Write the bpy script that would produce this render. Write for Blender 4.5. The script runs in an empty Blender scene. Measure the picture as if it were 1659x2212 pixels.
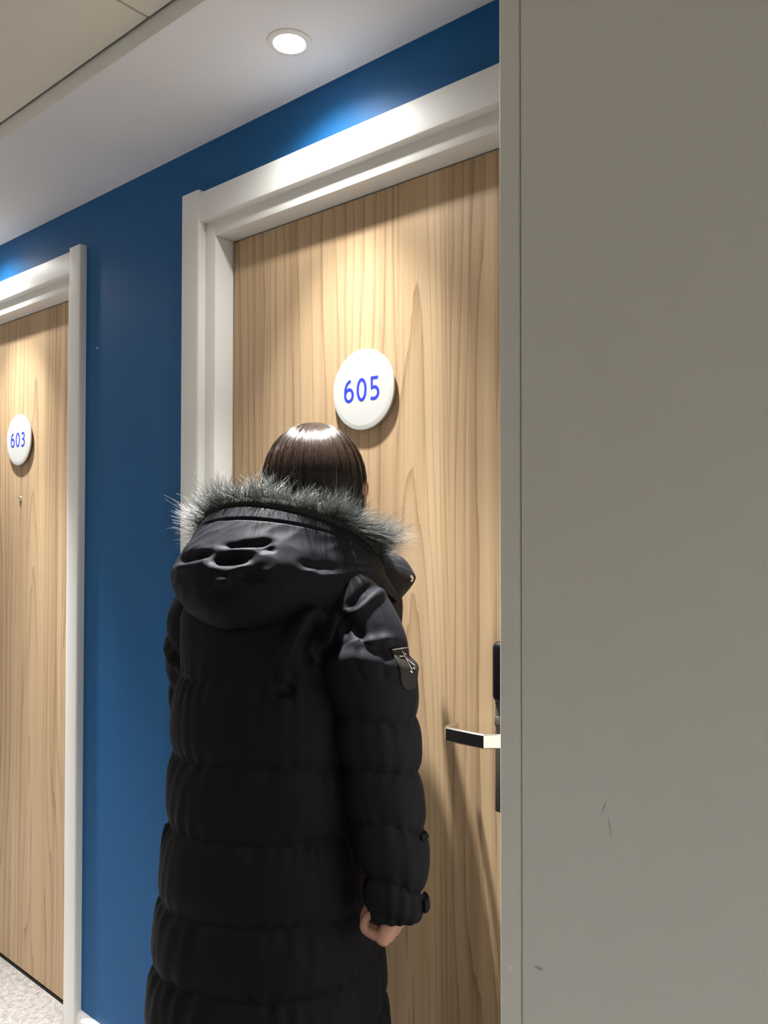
import bpy, bmesh, math, random
import numpy as np
from mathutils import Vector, Matrix, noise

random.seed(7)
rng = np.random.default_rng(11)
sc = bpy.context.scene
COL = sc.collection

# ------------------------------------------------------------------ camera
FPX, YAW, PITCH, ROLL = 1711.83, 0.697270, 0.0173762, 0.0010670
CAM = Vector((0.0, -1.16191, 1.41990))
fw = Vector((-math.sin(YAW) * math.cos(PITCH), math.cos(YAW) * math.cos(PITCH), math.sin(PITCH)))
rt = Vector((math.cos(YAW), math.sin(YAW), 0))
up = rt.cross(fw)
rt2 = rt * math.cos(ROLL) + up * math.sin(ROLL)
up2 = rt2.cross(fw)
cam_data = bpy.data.cameras.new('camera')
cam = bpy.data.objects.new('camera', cam_data)
COL.objects.link(cam)
M = Matrix((rt2, up2, -fw)).transposed().to_4x4()
M.translation = CAM
cam.matrix_world = M
cam_data.sensor_fit = 'VERTICAL'
cam_data.sensor_height = 36.0
cam_data.lens = FPX / 2212 * 36.0
cam_data.clip_start = 0.02
sc.camera = cam

# ------------------------------------------------------------------ world, exposure
w = bpy.data.worlds.new('world')
sc.world = w
w.use_nodes = True
w.node_tree.nodes['Background'].inputs[0].default_value = (0.02, 0.02, 0.022, 1)
w.node_tree.nodes['Background'].inputs[1].default_value = 1.0
sc.view_settings.view_transform = 'Standard'
sc.view_settings.look = 'None'
sc.view_settings.gamma = 1.0
sc.view_settings.use_curve_mapping = False
sc.view_settings.exposure = 0.0

# lamps of the corridor and added fill lamps: (x, y, watts of the beam, watts of the wide spill, label); built as downlights below
BEAM_W, SPILL_W = 470.0, 19.0
LAMP_COL = (1.0, 0.985, 0.945)
LAMPS = [
    (-1.085, -0.145, BEAM_W, SPILL_W, 'lit recessed downlight in the white soffit over the person in the coat'),
    (-2.560, -0.145, BEAM_W, SPILL_W, 'lit recessed downlight in the soffit outside the frame, over the farther door'),
    (-4.060, -0.145, BEAM_W, SPILL_W, 'lit recessed downlight past door 603, at the far end of the soffit'),
    (-4.300, -2.140, 170.0, 240.0, 'added fill lamp in the opposite soffit, the one farthest along the corridor'),  # from here on: unseen lamps, added to raise the corridor's ambient light
    (-2.500, -2.140, 85.0, 105.0, 'added fill lamp in the opposite soffit, across from the blue wall'),
    (1.250, -2.140, 150.0, 200.0, 'added fill lamp in the opposite soffit, across from the grey pier'),
]

# ------------------------------------------------------------------ helpers
def link(o):
    COL.objects.link(o)
    return o

def props(o, label=None, cat=None, group=None, kind=None):
    if label: o['label'] = label
    if cat: o['category'] = cat
    if group: o['group'] = group
    if kind: o['kind'] = kind
    return o

def mesh_obj(name, verts, faces, mat=None, parent=None, smooth=False):
    me = bpy.data.meshes.new(name)
    me.from_pydata([tuple(v) for v in verts], [], faces)
    me.update()
    if mat: me.materials.append(mat)
    if smooth:
        me.polygons.foreach_set('use_smooth', [True] * len(me.polygons))
    o = link(bpy.data.objects.new(name, me))
    if parent: o.parent = parent
    return o

def bm_obj(name, bm, mat=None, parent=None, smooth=False):
    me = bpy.data.meshes.new(name)
    bmesh.ops.recalc_face_normals(bm, faces=bm.faces)
    bm.to_mesh(me); bm.free()
    if mat: me.materials.append(mat)
    if smooth:
        me.polygons.foreach_set('use_smooth', [True] * len(me.polygons))
        try: me.set_sharp_from_angle(angle=math.radians(40))
        except Exception: pass
    o = link(bpy.data.objects.new(name, me))
    if parent: o.parent = parent
    return o

def empty(name, loc=(0, 0, 0), rz=0.0):
    o = link(bpy.data.objects.new(name, None))
    o.location = loc; o.rotation_euler = (0, 0, rz)
    o.empty_display_size = 0.1
    return o

def bm_box(bm, x0, x1, y0, y1, z0, z1, bev=0.0, seg=2):
    r = bmesh.ops.create_cube(bm, size=1)
    vs = r['verts']
    for v in vs:
        v.co = Vector(((x0 + x1) / 2 + v.co.x * (x1 - x0), (y0 + y1) / 2 + v.co.y * (y1 - y0), (z0 + z1) / 2 + v.co.z * (z1 - z0)))
    if bev > 0:
        es = list({e for v in vs for e in v.link_edges})
        bmesh.ops.bevel(bm, geom=es, offset=bev, segments=seg, affect='EDGES', profile=0.5)

def box(name, x0, x1, y0, y1, z0, z1, mat, parent=None, bev=0.0, seg=2):
    bm = bmesh.new()
    bm_box(bm, x0, x1, y0, y1, z0, z1, bev, seg)
    return bm_obj(name, bm, mat, parent, smooth=bev > 0)

def lathe(name, prof, mat, parent=None, n=48, axis='Y', smooth=True):
    """prof: list of (radius, height); revolved round the given axis."""
    vs, fs = [], []
    for (r, h) in prof:
        for i in range(n):
            a = 2 * math.pi * i / n
            c, s = r * math.cos(a), r * math.sin(a)
            vs.append((c, h, s) if axis == 'Y' else (c, s, h))
    for k in range(len(prof) - 1):
        for i in range(n):
            j = (i + 1) % n
            fs.append((k * n + i, k * n + j, (k + 1) * n + j, (k + 1) * n + i))
    fs.append(tuple(range(n)))
    fs.append(tuple(range((len(prof) - 1) * n, len(prof) * n)))
    bm = bmesh.new()
    bv = [bm.verts.new(v) for v in vs]
    for f in fs:
        try: bm.faces.new([bv[i] for i in f])
        except ValueError: pass
    bmesh.ops.remove_doubles(bm, verts=bm.verts, dist=1e-6)
    return bm_obj(name, bm, mat, parent, smooth)

def catmull(P, n):
    P = np.asarray(P, float)
    Q = np.vstack([2 * P[0] - P[1], P, 2 * P[-1] - P[-2]])
    m = len(P) - 1
    t = np.linspace(0, m, n)
    k = np.minimum(t.astype(int), m - 1)
    u = (t - k)[:, None]
    p0, p1, p2, p3 = Q[k], Q[k + 1], Q[k + 2], Q[k + 3]
    return 0.5 * (2 * p1 + (p2 - p0) * u + (2 * p0 - 5 * p1 + 4 * p2 - p3) * u**2 + (3 * p1 - p0 - 3 * p2 + p3) * u**3)

def frames(path, ref=(0, 1, 0)):
    """parallel-ish frames along a path: tangent, side a, side b"""
    T = np.gradient(path, axis=0)
    T /= np.linalg.norm(T, axis=1)[:, None]
    A = np.zeros_like(T)
    r = np.array(ref, float)
    for i in range(len(T)):
        a = r - T[i] * (r @ T[i])
        if np.linalg.norm(a) < 1e-4: a = np.array([1.0, 0, 0]) - T[i] * T[i][0]
        a /= np.linalg.norm(a); A[i] = a; r = a
    B = np.cross(T, A)
    return T, A, B

def grid_faces(nv, nu, closed_u=True, flip=False):
    fs = []
    mu = nu if closed_u else nu - 1
    for v in range(nv - 1):
        for u in range(mu):
            u2 = (u + 1) % nu
            f = (v * nu + u, v * nu + u2, (v + 1) * nu + u2, (v + 1) * nu + u)
            fs.append(f[::-1] if flip else f)
    return fs

def tube_data(path, radii, n=12, ref=(0, 1, 0), squash=None):
    """closed tube with rounded ends -> verts, faces (radii per point; squash = (a,b) factors)"""
    path = np.asarray(path, float); radii = np.asarray(radii, float)
    T, A, B = frames(path, ref)
    sa, sb = squash if squash else (1, 1)
    rings, rr = [], []
    for q in (0.92, 0.7, 0.38):
        rings.append((path[0] - T[0] * radii[0] * q * 0.8, radii[0] * math.sqrt(1 - q * q), 0))
    for i in range(len(path)): rings.append((path[i], radii[i], i))
    for q in (0.38, 0.7, 0.92):
        rings.append((path[-1] + T[-1] * radii[-1] * q * 0.8, radii[-1] * math.sqrt(1 - q * q), len(path) - 1))
    vs = []
    for c, r, i in rings:
        for k in range(n):
            a = 2 * math.pi * k / n
            vs.append(c + A[i] * (r * sa * math.cos(a)) + B[i] * (r * sb * math.sin(a)))
    m = len(rings)
    fs = grid_faces(m, n)
    fs.append(tuple(range(n))[::-1])
    fs.append(tuple(range((m - 1) * n, m * n)))
    return vs, fs

def ellipsoid_data(c, r, nu=28, nv=18, R=None):
    vs, fs = [], []
    for i in range(nv + 1):
        th = math.pi * (i + 0.0) / nv
        for j in range(nu):
            ph = 2 * math.pi * j / nu
            p = Vector((r[0] * math.sin(th) * math.cos(ph), r[1] * math.sin(th) * math.sin(ph), r[2] * math.cos(th)))
            if R: p = R @ p
            vs.append(p + Vector(c))
    fs = grid_faces(nv + 1, nu, flip=True)
    return vs, fs

class Acc:
    def __init__(s): s.v, s.f = [], []
    def add(s, d):
        b = len(s.v)
        s.v += [tuple(x) for x in d[0]]
        s.f += [tuple(i + b for i in q) for q in d[1]]
        return s

def voxel_mesh(acc, vox, smooth_iter=4):
    """fuse all the pieces of acc into one continuous surface"""
    bm = bmesh.new()
    bv = [bm.verts.new(v) for v in acc.v]
    for q in acc.f:
        try: bm.faces.new([bv[i] for i in q])
        except ValueError: pass
    bmesh.ops.remove_doubles(bm, verts=bm.verts, dist=1e-6)
    bmesh.ops.recalc_face_normals(bm, faces=bm.faces)
    me = bpy.data.meshes.new('tmp'); bm.to_mesh(me); bm.free()
    o = link(bpy.data.objects.new('tmp', me))
    m = o.modifiers.new('r', 'REMESH'); m.mode = 'VOXEL'; m.voxel_size = vox; m.use_smooth_shade = True
    if smooth_iter:
        s = o.modifiers.new('s', 'SMOOTH'); s.factor = 0.5; s.iterations = smooth_iter
    dg = bpy.context.evaluated_depsgraph_get()
    out = bpy.data.meshes.new_from_object(o.evaluated_get(dg))
    bpy.data.objects.remove(o); bpy.data.meshes.remove(me)
    return out

def strands(name, curves, radii, mat, parent=None, rand=None):
    """curves (n,k,3), radii (n,k): all strands as one mesh of three-sided tubes"""
    n, k, _ = curves.shape
    T = np.gradient(curves, axis=1)
    T /= np.linalg.norm(T, axis=2)[..., None] + 1e-9
    ref = np.array([0.31, 0.2, 0.93]); ref = ref / np.linalg.norm(ref)
    A = np.cross(T, ref); A /= np.linalg.norm(A, axis=2)[..., None] + 1e-9
    B = np.cross(T, A)
    V = np.zeros((n, k, 3, 3))
    for s in range(3):
        a = 2 * math.pi * s / 3
        V[:, :, s] = curves + radii[..., None] * (A * math.cos(a) + B * math.sin(a))
    V = V.reshape(-1, 3)
    base = (np.arange(n) * k * 3)[:, None, None]
    seg = (np.arange(k - 1) * 3)[None, :, None]
    F = []
    for s in range(3):
        s2 = (s + 1) % 3
        q = np.stack([base + seg + s, base + seg + s2, base + seg + 3 + s2, base + seg + 3 + s], axis=-1)
        F.append(q.reshape(-1, 4))
    F = np.concatenate(F)
    me = bpy.data.meshes.new(name)
    me.vertices.add(len(V)); me.vertices.foreach_set('co', V.astype(np.float32).ravel())
    me.loops.add(F.size); me.loops.foreach_set('vertex_index', F.astype(np.int32).ravel())
    me.polygons.add(len(F)); me.polygons.foreach_set('loop_start', (np.arange(len(F)) * 4).astype(np.int32))
    me.polygons.foreach_set('use_smooth', np.ones(len(F), bool))
    me.update(calc_edges=True)
    if rand is not None:
        at = me.attributes.new('tone', 'FLOAT', 'POINT')
        at.data.foreach_set('value', np.repeat(np.broadcast_to(rand if rand.ndim == 2 else rand[:, None], (n, k)).ravel(), 3).astype(np.float32))
    me.materials.append(mat)
    o = link(bpy.data.objects.new(name, me))
    if parent: o.parent = parent
    o['kind'] = 'stuff'
    return o

# ------------------------------------------------------------------ materials
def new_mat(name):
    m = bpy.data.materials.new(name); m.use_nodes = True
    nt = m.node_tree
    return m, nt, nt.nodes['Principled BSDF']

def N(nt, t, **kw):
    n = nt.nodes.new(t)
    for k, v in kw.items(): setattr(n, k, v)
    return n

def paint(name, col, rough=0.5, spec=0.4, bump=0.0, bscale=300.0, var=0.03, metal=0.0):
    m, nt, b = new_mat(name)
    tc = N(nt, 'ShaderNodeTexCoord')
    nz = N(nt, 'ShaderNodeTexNoise'); nz.inputs['Scale'].default_value = 3.5; nz.inputs['Detail'].default_value = 4
    nt.links.new(tc.outputs['Object'], nz.inputs['Vector'])
    mx = N(nt, 'ShaderNodeMix', data_type='RGBA')
    mx.inputs[6].default_value = (*[c * (1 - var) for c in col], 1)
    mx.inputs[7].default_value = (*[min(1, c * (1 + var)) for c in col], 1)
    nt.links.new(nz.outputs['Fac'], mx.inputs[0])
    nt.links.new(mx.outputs[2], b.inputs['Base Color'])
    b.inputs['Roughness'].default_value = rough
    b.inputs['Specular IOR Level'].default_value = spec
    b.inputs['Metallic'].default_value = metal
    if bump > 0:
        n2 = N(nt, 'ShaderNodeTexNoise'); n2.inputs['Scale'].default_value = bscale; n2.inputs['Detail'].default_value = 3
        nt.links.new(tc.outputs['Object'], n2.inputs['Vector'])
        bp = N(nt, 'ShaderNodeBump'); bp.inputs['Strength'].default_value = bump; bp.inputs['Distance'].default_value = 0.002
        nt.links.new(n2.outputs['Fac'], bp.inputs['Height'])
        nt.links.new(bp.outputs['Normal'], b.inputs['Normal'])
    return m

def wood_mat():
    m, nt, b = new_mat('oak_laminate')
    L = nt.links.new
    tc = N(nt, 'ShaderNodeTexCoord')
    sep = N(nt, 'ShaderNodeSeparateXYZ'); L(tc.outputs['Object'], sep.inputs[0])
    def math_(op, a, bb=None, c=None):
        n = N(nt, 'ShaderNodeMath', operation=op)
        for i, v in enumerate((a, bb, c)):
            if v is None: continue
            if isinstance(v, (int, float)): n.inputs[i].default_value = v
            else: L(v, n.inputs[i])
        return n.outputs[0]
    def vec(x, y, z):
        n = N(nt, 'ShaderNodeCombineXYZ')
        for i, v in enumerate((x, y, z)):
            if isinstance(v, (int, float)): n.inputs[i].default_value = v
            else: L(v, n.inputs[i])
        return n.outputs[0]
    def noise_(v, scale, detail=2, rough=0.5, dist=0.0):
        n = N(nt, 'ShaderNodeTexNoise'); L(v, n.inputs['Vector'])
        n.inputs['Scale'].default_value = scale; n.inputs['Detail'].default_value = detail
        n.inputs['Roughness'].default_value = rough; n.inputs['Distortion'].default_value = dist
        return n.outputs['Fac']
    X, Z = sep.outputs['X'], sep.outputs['Z']
    # planks of the printed laminate, their widths uneven
    wob = math_('MULTIPLY', noise_(vec(math_('MULTIPLY', X, 4.0), 0.0, 0.0), 1.0, 0), 0.10)
    sx = math_('DIVIDE', math_('ADD', math_('ADD', X, wob), 3.0), 0.125)
    strip = math_('FLOOR', sx)
    sf = math_('SUBTRACT', math_('FRACT', sx), 0.5)
    wn = N(nt, 'ShaderNodeTexWhiteNoise', noise_dimensions='1D'); L(strip, wn.inputs['W'])
    rnd = wn.outputs['Value']
    off = math_('MULTIPLY', rnd, 37.0)
    # growth-ring figure: long arches in some planks, straight lines in the others
    warp = noise_(vec(math_('MULTIPLY', X, 6.0), off, math_('MULTIPLY', Z, 0.80)), 1.0, 2, 0.40)
    arch = math_('MULTIPLY', math_('MULTIPLY', sf, sf), 9.0)
    arch = math_('MULTIPLY', arch, math_('GREATER_THAN', rnd, 0.45))
    d = math_('ADD', math_('MULTIPLY', X, 34.0), math_('MULTIPLY', warp, 5.0))
    d = math_('ADD', d, arch)
    d = math_('ADD', d, math_('MULTIPLY', math_('MULTIPLY', Z, 2.1), math_('GREATER_THAN', rnd, 0.45)))
    wig = noise_(vec(math_('MULTIPLY', X, 60.0), off, math_('MULTIPLY', Z, 3.0)), 1.0, 2, 0.5)
    ring = math_('FRACT', math_('ADD', d, math_('MULTIPLY', wig, 0.5)))
    line = math_('POWER', ring, 5.0)
    band = noise_(vec(math_('MULTIPLY', X, 34.0), off, math_('MULTIPLY', Z, 0.30)), 1.0, 3, 0.6)
    fine = noise_(vec(math_('MULTIPLY', X, 420.0), off, math_('MULTIPLY', Z, 4.0)), 1.0, 3, 0.6)
    pore = noise_(vec(math_('MULTIPLY', X, 620.0), off, math_('MULTIPLY', Z, 16.0)), 1.0, 2, 0.5)
    v = math_('MULTIPLY', rnd, 0.16)
    v = math_('ADD', v, math_('MULTIPLY', band, 0.66))
    v = math_('ADD', v, math_('MULTIPLY', line, -0.27))
    v = math_('ADD', v, math_('MULTIPLY', fine, 0.28))
    v = math_('ADD', v, math_('MULTIPLY', math_('LESS_THAN', pore, 0.36), -0.05))
    cr = N(nt, 'ShaderNodeValToRGB')
    e = cr.color_ramp.elements
    e[0].position = 0.22; e[0].color = (0.275, 0.180, 0.105, 1)
    e[1].position = 0.80; e[1].color = (0.620, 0.455, 0.280, 1)
    k = e.new(0.48); k.color = (0.470, 0.325, 0.192, 1)
    L(v, cr.inputs[0])
    L(cr.outputs[0], b.inputs['Base Color'])
    b.inputs['Roughness'].default_value = 0.42
    b.inputs['Specular IOR Level'].default_value = 0.35
    bp = N(nt, 'ShaderNodeBump'); bp.inputs['Strength'].default_value = 0.12; bp.inputs['Distance'].default_value = 0.001
    L(fine, bp.inputs['Height']); L(bp.outputs['Normal'], b.inputs['Normal'])
    return m

def carpet_mat():
    m, nt, b = new_mat('grey_carpet')
    L = nt.links.new
    tc = N(nt, 'ShaderNodeTexCoord')
    a = N(nt, 'ShaderNodeTexNoise'); a.inputs['Scale'].default_value = 62; a.inputs['Detail'].default_value = 5; a.inputs['Roughness'].default_value = .7
    L(tc.outputs['Object'], a.inputs['Vector'])
    v = N(nt, 'ShaderNodeTexVoronoi'); v.inputs['Scale'].default_value = 105
    L(tc.outputs['Object'], v.inputs['Vector'])
    cr = N(nt, 'ShaderNodeValToRGB')
    cr.color_ramp.elements[0].position = .3; cr.color_ramp.elements[0].color = (.175, .163, .157, 1)
    cr.color_ramp.elements[1].position = .72; cr.color_ramp.elements[1].color = (.39, .37, .36, 1)
    L(a.outputs['Fac'], cr.inputs[0]); L(cr.outputs[0], b.inputs['Base Color'])
    b.inputs['Roughness'].default_value = 0.95; b.inputs['Specular IOR Level'].default_value = .1
    bp = N(nt, 'ShaderNodeBump'); bp.inputs['Strength'].default_value = .7; bp.inputs['Distance'].default_value = .006
    L(v.outputs['Distance'], bp.inputs['Height']); L(bp.outputs['Normal'], b.inputs['Normal'])
    return m

def fabric_mat(name, col, rough, spec, sheen, sheen_col, bump=.12):
    m, nt, b = new_mat(name)
    L = nt.links.new
    tc = N(nt, 'ShaderNodeTexCoord')
    a = N(nt, 'ShaderNodeTexNoise'); a.inputs['Scale'].default_value = 900; a.inputs['Detail'].default_value = 2
    L(tc.outputs['Object'], a.inputs['Vector'])
    c = N(nt, 'ShaderNodeTexNoise'); c.inputs['Scale'].default_value = 26; c.inputs['Detail'].default_value = 4; c.inputs['Distortion'].default_value = 0.6
    L(tc.outputs['Object'], c.inputs['Vector'])
    b1 = N(nt, 'ShaderNodeBump'); b1.inputs['Strength'].default_value = bump; b1.inputs['Distance'].default_value = .0006
    b2 = N(nt, 'ShaderNodeBump'); b2.inputs['Strength'].default_value = .16; b2.inputs['Distance'].default_value = .006
    L(a.outputs['Fac'], b1.inputs['Height']); L(c.outputs['Fac'], b2.inputs['Height'])
    L(b1.outputs['Normal'], b2.inputs['Normal']); L(b2.outputs['Normal'], b.inputs['Normal'])
    b.inputs['Base Color'].default_value = (*col, 1)
    b.inputs['Roughness'].default_value = rough; b.inputs['Specular IOR Level'].default_value = spec
    b.inputs['Sheen Weight'].default_value = sheen; b.inputs['Sheen Tint'].default_value = (*sheen_col, 1)
    b.inputs['Specular Tint'].default_value = (.90, .93, 1.0, 1)
    b.inputs['Sheen Roughness'].default_value = .45
    return m

def strand_mat(name, dark, light, rough, spec):
    m, nt, b = new_mat(name)
    at = N(nt, 'ShaderNodeAttribute', attribute_name='tone')
    mx = N(nt, 'ShaderNodeMix', data_type='RGBA')
    mx.inputs[6].default_value = (*dark, 1); mx.inputs[7].default_value = (*light, 1)
    nt.links.new(at.outputs['Fac'], mx.inputs[0]); nt.links.new(mx.outputs[2], b.inputs['Base Color'])
    b.inputs['Roughness'].default_value = rough; b.inputs['Specular IOR Level'].default_value = spec
    return m

def emit_mat(name, col, strength):
    m, nt, b = new_mat(name)
    b.inputs['Emission Color'].default_value = (*col, 1)
    b.inputs['Emission Strength'].default_value = strength
    return m

M_blue = paint('blue_wall_paint', (0.009, 0.100, 0.275), .55, .22, .10, 260)
M_white = paint('satin_white_trim', (0.83, 0.825, 0.80), .42, .45, .03, 120, .015)
M_soffit = paint('white_ceiling_paint', (0.83, 0.84, 0.885), .8, .2, .06, 300)
M_tile = paint('cream_ceiling_tile', (0.82, 0.79, 0.70), .9, .15, .12, 500)
M_deck = paint('dark_ceiling_void', (0.05, 0.05, 0.05), .9, .1)
M_fascia = paint('painted_metal_trim', (0.80, 0.80, 0.77), .5, .4)
M_wood = wood_mat()
M_carpet = carpet_mat()
M_plaque = paint('white_acrylic', (0.52, 0.527, 0.51), .22, .5, 0, 1, .005)
M_ink = paint('blue_vinyl_digits', (0.022, 0.045, 0.62), .4, .4, 0, 1, .02)
M_chrome = paint('brushed_nickel', (0.74, 0.72, 0.68), .22, .5, 0, 1, .02, 1.0)
M_gun = paint('gunmetal_plate', (0.15, 0.138, 0.12), .36, .5, 0, 1, .02, .45)
M_blackpl = paint('black_plastic', (0.006, 0.006, 0.007), .3, .4)
M_dark = paint('dark_gap', (0.012, 0.011, 0.010), .8, .1)
M_lens = emit_mat('lamp_lens', (1, .97, .90), 26.0)
M_ring = paint('white_lamp_ring', (0.78, 0.78, 0.76), .4, .4)
M_coat = fabric_mat('black_coat_shell', (0.0110, 0.0114, 0.0148), .62, .07, .004, (.75, .8, 1.0))
M_hood = fabric_mat('black_hood_shell', (0.030, 0.030, 0.036), .46, .50, .32, (.9, .92, 1.0))
M_patch = paint('dark_brown_leather', (0.012, 0.0095, 0.007), .55, .25, .3, 700, .1)
M_fur = strand_mat('grey_fur', (0.012, 0.0132, 0.0128), (0.225, 0.236, 0.226), .45, .5)
M_hair = strand_mat('dark_brown_hair', (0.005, 0.003, 0.0022), (0.020, 0.0105, 0.0062), .24, .50)
M_under = paint('dark_fur_backing', (0.022, 0.024, 0.023), .9, .1)
M_scalp = paint('dark_hair_base', (0.010, 0.007, 0.005), .42, .5)
M_skin = paint('skin', (0.50, 0.27, 0.20), .5, .35, .12, 260, .06)
M_trou = paint('black_trouser_cloth', (0.010, 0.010, 0.011), .85, .15, .2, 700)
M_shoe = paint('black_shoe_leather', (0.012, 0.011, 0.011), .4, .4)
M_sole = paint('dark_rubber_sole', (0.03, 0.03, 0.03), .8, .2)
M_eye = paint('eye_white', (0.75, 0.73, 0.70), .2, .5)
M_iris = paint('dark_iris', (0.02, 0.012, 0.008), .15, .5)
M_lip = paint('lip', (0.42, 0.15, 0.13), .4, .4)

def pier_mat():
    """light grey wall paint with the faint scuffs seen on it"""
    m = paint('grey_wall_paint', (0.70, 0.695, 0.66), .62, .25, .10, 240, .02)
    nt = m.node_tree; b = nt.nodes['Principled BSDF']
    src = b.inputs['Base Color'].links[0].from_socket
    tc = N(nt, 'ShaderNodeTexCoord')
    def spot(cx, cz, rx, rz, rot, colr, prev, soft=.5):
        mp = N(nt, 'ShaderNodeMapping', vector_type='TEXTURE')
        mp.inputs['Location'].default_value = (cx, 0, cz)
        mp.inputs['Rotation'].default_value = (0, rot, 0)
        mp.inputs['Scale'].default_value = (rx, 50, rz)
        nt.links.new(tc.outputs['Object'], mp.inputs['Vector'])
        nzz = N(nt, 'ShaderNodeTexNoise'); nzz.inputs['Scale'].default_value = 400
        nt.links.new(tc.outputs['Object'], nzz.inputs['Vector'])
        ln = N(nt, 'ShaderNodeVectorMath', operation='LENGTH'); nt.links.new(mp.outputs[0], ln.inputs[0])
        mr = N(nt, 'ShaderNodeMapRange'); mr.inputs[1].default_value = 1.0; mr.inputs[2].default_value = soft
        nt.links.new(ln.outputs['Value'], mr.inputs[0])
        ml = N(nt, 'ShaderNodeMath', operation='MULTIPLY'); nt.links.new(mr.outputs[0], ml.inputs[0]); nt.links.new(nzz.outputs['Fac'], ml.inputs[1])
        mx = N(nt, 'ShaderNodeMix', data_type='RGBA'); mx.inputs[7].default_value = (*colr, 1)
        nt.links.new(ml.outputs[0], mx.inputs[0]); nt.links.new(prev, mx.inputs[6])
        return mx.outputs[2]
    p = spot(-0.466, 0.898, .0075, .003, 0.0, (.16, .15, .13), src)
    p = spot(-0.384, 1.105, .0012, .012, 0.35, (.20, .19, .17), p)
    p = spot(-0.377, 1.085, .0012, .014, -0.15, (.20, .19, .17), p)
    nt.links.new(p, b.inputs['Base Color'])
    return m
M_pier = pier_mat()

# ------------------------------------------------------------------ room
H = 2.330          # soffit height
HT = 2.362         # tile ceiling height
XL, XR = -6.0, 2.6
YO = -2.30         # far side wall, behind the photographer
DD = 0.052         # door face behind the wall plane
OPEN = [(-1.490, -0.640), (-3.014, -2.164)]     # door openings 605, 603 (x0, x1)
DOOR_TOP = 2.10

def structure(o):
    o['kind'] = 'structure'
    return o

floor = structure(box('floor', XL, XR, YO - .1, 0.30, -0.06, 0.0, M_carpet))
# blue wall with the two door openings cut out
bm = bmesh.new()
CAS_IN = 0.039
xs = [XL]
for (a, b_) in sorted(OPEN): xs += [a - CAS_IN, b_ + CAS_IN]
xs += [-0.519]
for i in range(0, len(xs), 2):
    bm_box(bm, xs[i], xs[i + 1], 0.0, 0.16, 0.0, H + .1)
for (a, b_) in OPEN:
    bm_box(bm, a - CAS_IN, b_ + CAS_IN, 0.0, 0.16, DOOR_TOP + CAS_IN, H + .1)
wall_back = structure(bm_obj('wall_back', bm, M_blue))
# tiny chip of missing paint
def disc_poly(name, pts, y0, y1, mat, parent=None):
    n = len(pts)
    vs = [(x, y0, z) for x, z in pts] + [(x, y1, z) for x, z in pts]
    fs = [tuple(range(n)), tuple(range(n, 2 * n))[::-1]]
    for i in range(n):
        j = (i + 1) % n
        fs.append((i, j, n + j, n + i))
    bm = bmesh.new()
    bv = [bm.verts.new(v) for v in vs]
    for f in fs: bm.faces.new([bv[i] for i in f])
    return bm_obj(name, bm, mat, parent)
disc_poly('paint_chip', [(-2.010, 1.9105), (-2.004, 1.912), (-2.0015, 1.909), (-2.005, 1.906), (-2.008, 1.908)], -0.0006, 0.001, M_white, wall_back)

# grey pier on the right with its corner strip
PX, PY = -0.519, -0.320
wall_right = structure(box('wall_right', PX + 0.031, XR, PY, 0.16, 0.0, H + .1, M_pier, None))
bm = bmesh.new()
bm_box(bm, PX, PX + 0.0285, PY - .0005, 0.0, 0.0, H - .001, 0.0025, 3)
strip = bm_obj('trim_1', bm, paint('grey_strip_paint', (0.735, 0.73, 0.69), .45, .35, .05, 200, .02), None, True)
structure(strip)
box('shadow_gap', PX + 0.0285, PX + 0.031, PY + .006, 0.0, 0.0, H - .001, M_dark, strip)
# small dent in the strip
bm = bmesh.new(); bmesh.ops.create_uvsphere(bm, u_segments=16, v_segments=8, radius=.0038)
for v in bm.verts: v.co = Vector((PX + .0145 + v.co.x, PY + v.co.y * .28, 0.884 + v.co.z))
bm_obj('dent', bm, M_white, strip, True)

# other walls of the corridor
wall_front = structure(box('wall_front', XL, XR, YO - .12, YO, 0, H + .1, paint('taupe_wall_paint', (0.40, 0.385, 0.36), .7, .2)))
wall_left = structure(box('wall_left', XL - .1, XL, YO - .1, 0.16, 0, H + .1, M_pier))
wall_end = structure(box('wall_far', XR, XR + .1, YO - .1, 0.16, 0, H + .1, M_pier))

# ceiling: soffit beside the doors, fascia strip and lay-in tiles
ceiling = structure(box('ceiling', XL, XR, YO - .1, 0.16, HT + .02, HT + .10, M_deck))
SOF = -0.320
sof = structure(box('trim_2', XL, PX, SOF, 0.0, H, HT + .02, M_soffit))
sof2 = structure(box('trim_3', XL, XR, YO, YO + .31, H, HT + .02, M_soffit))
sof.name = 'ceiling_soffit'; sof2.name = 'ceiling_soffit.001'
fas = structure(box('trim_2', XL, PX, SOF - .0025, SOF, H - .001, HT + .004, M_fascia, None))
TS = 0.600
tile_me = None
jx = -1.2705
x = jx - TS * 8
while x < XR - 0.05:
    y = SOF - .006
    while y - .05 > YO + .31:
        y1 = max(y - TS, YO + .312)
        x1 = min(x + TS, XR)
        if x1 > XL and x < XR:
            xa = max(x, XL)
            full = abs((y - y1) - TS) < 1e-4 and abs((x1 - xa) - TS) < 1e-4
            if full and tile_me:
                o = link(bpy.data.objects.new('ceiling_tile', tile_me)); o.location = (x, y, 0); o.parent = ceiling
            else:
                o = box('ceiling_tile', .0022, x1 - xa - .0022, -(y - y1) + .0022, -.0022, HT, HT + .018, M_tile, ceiling, .0015, 1)
                o.location = (xa, y, 0)
                if full: tile_me = o.data
        y -= TS
    x += TS

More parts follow.
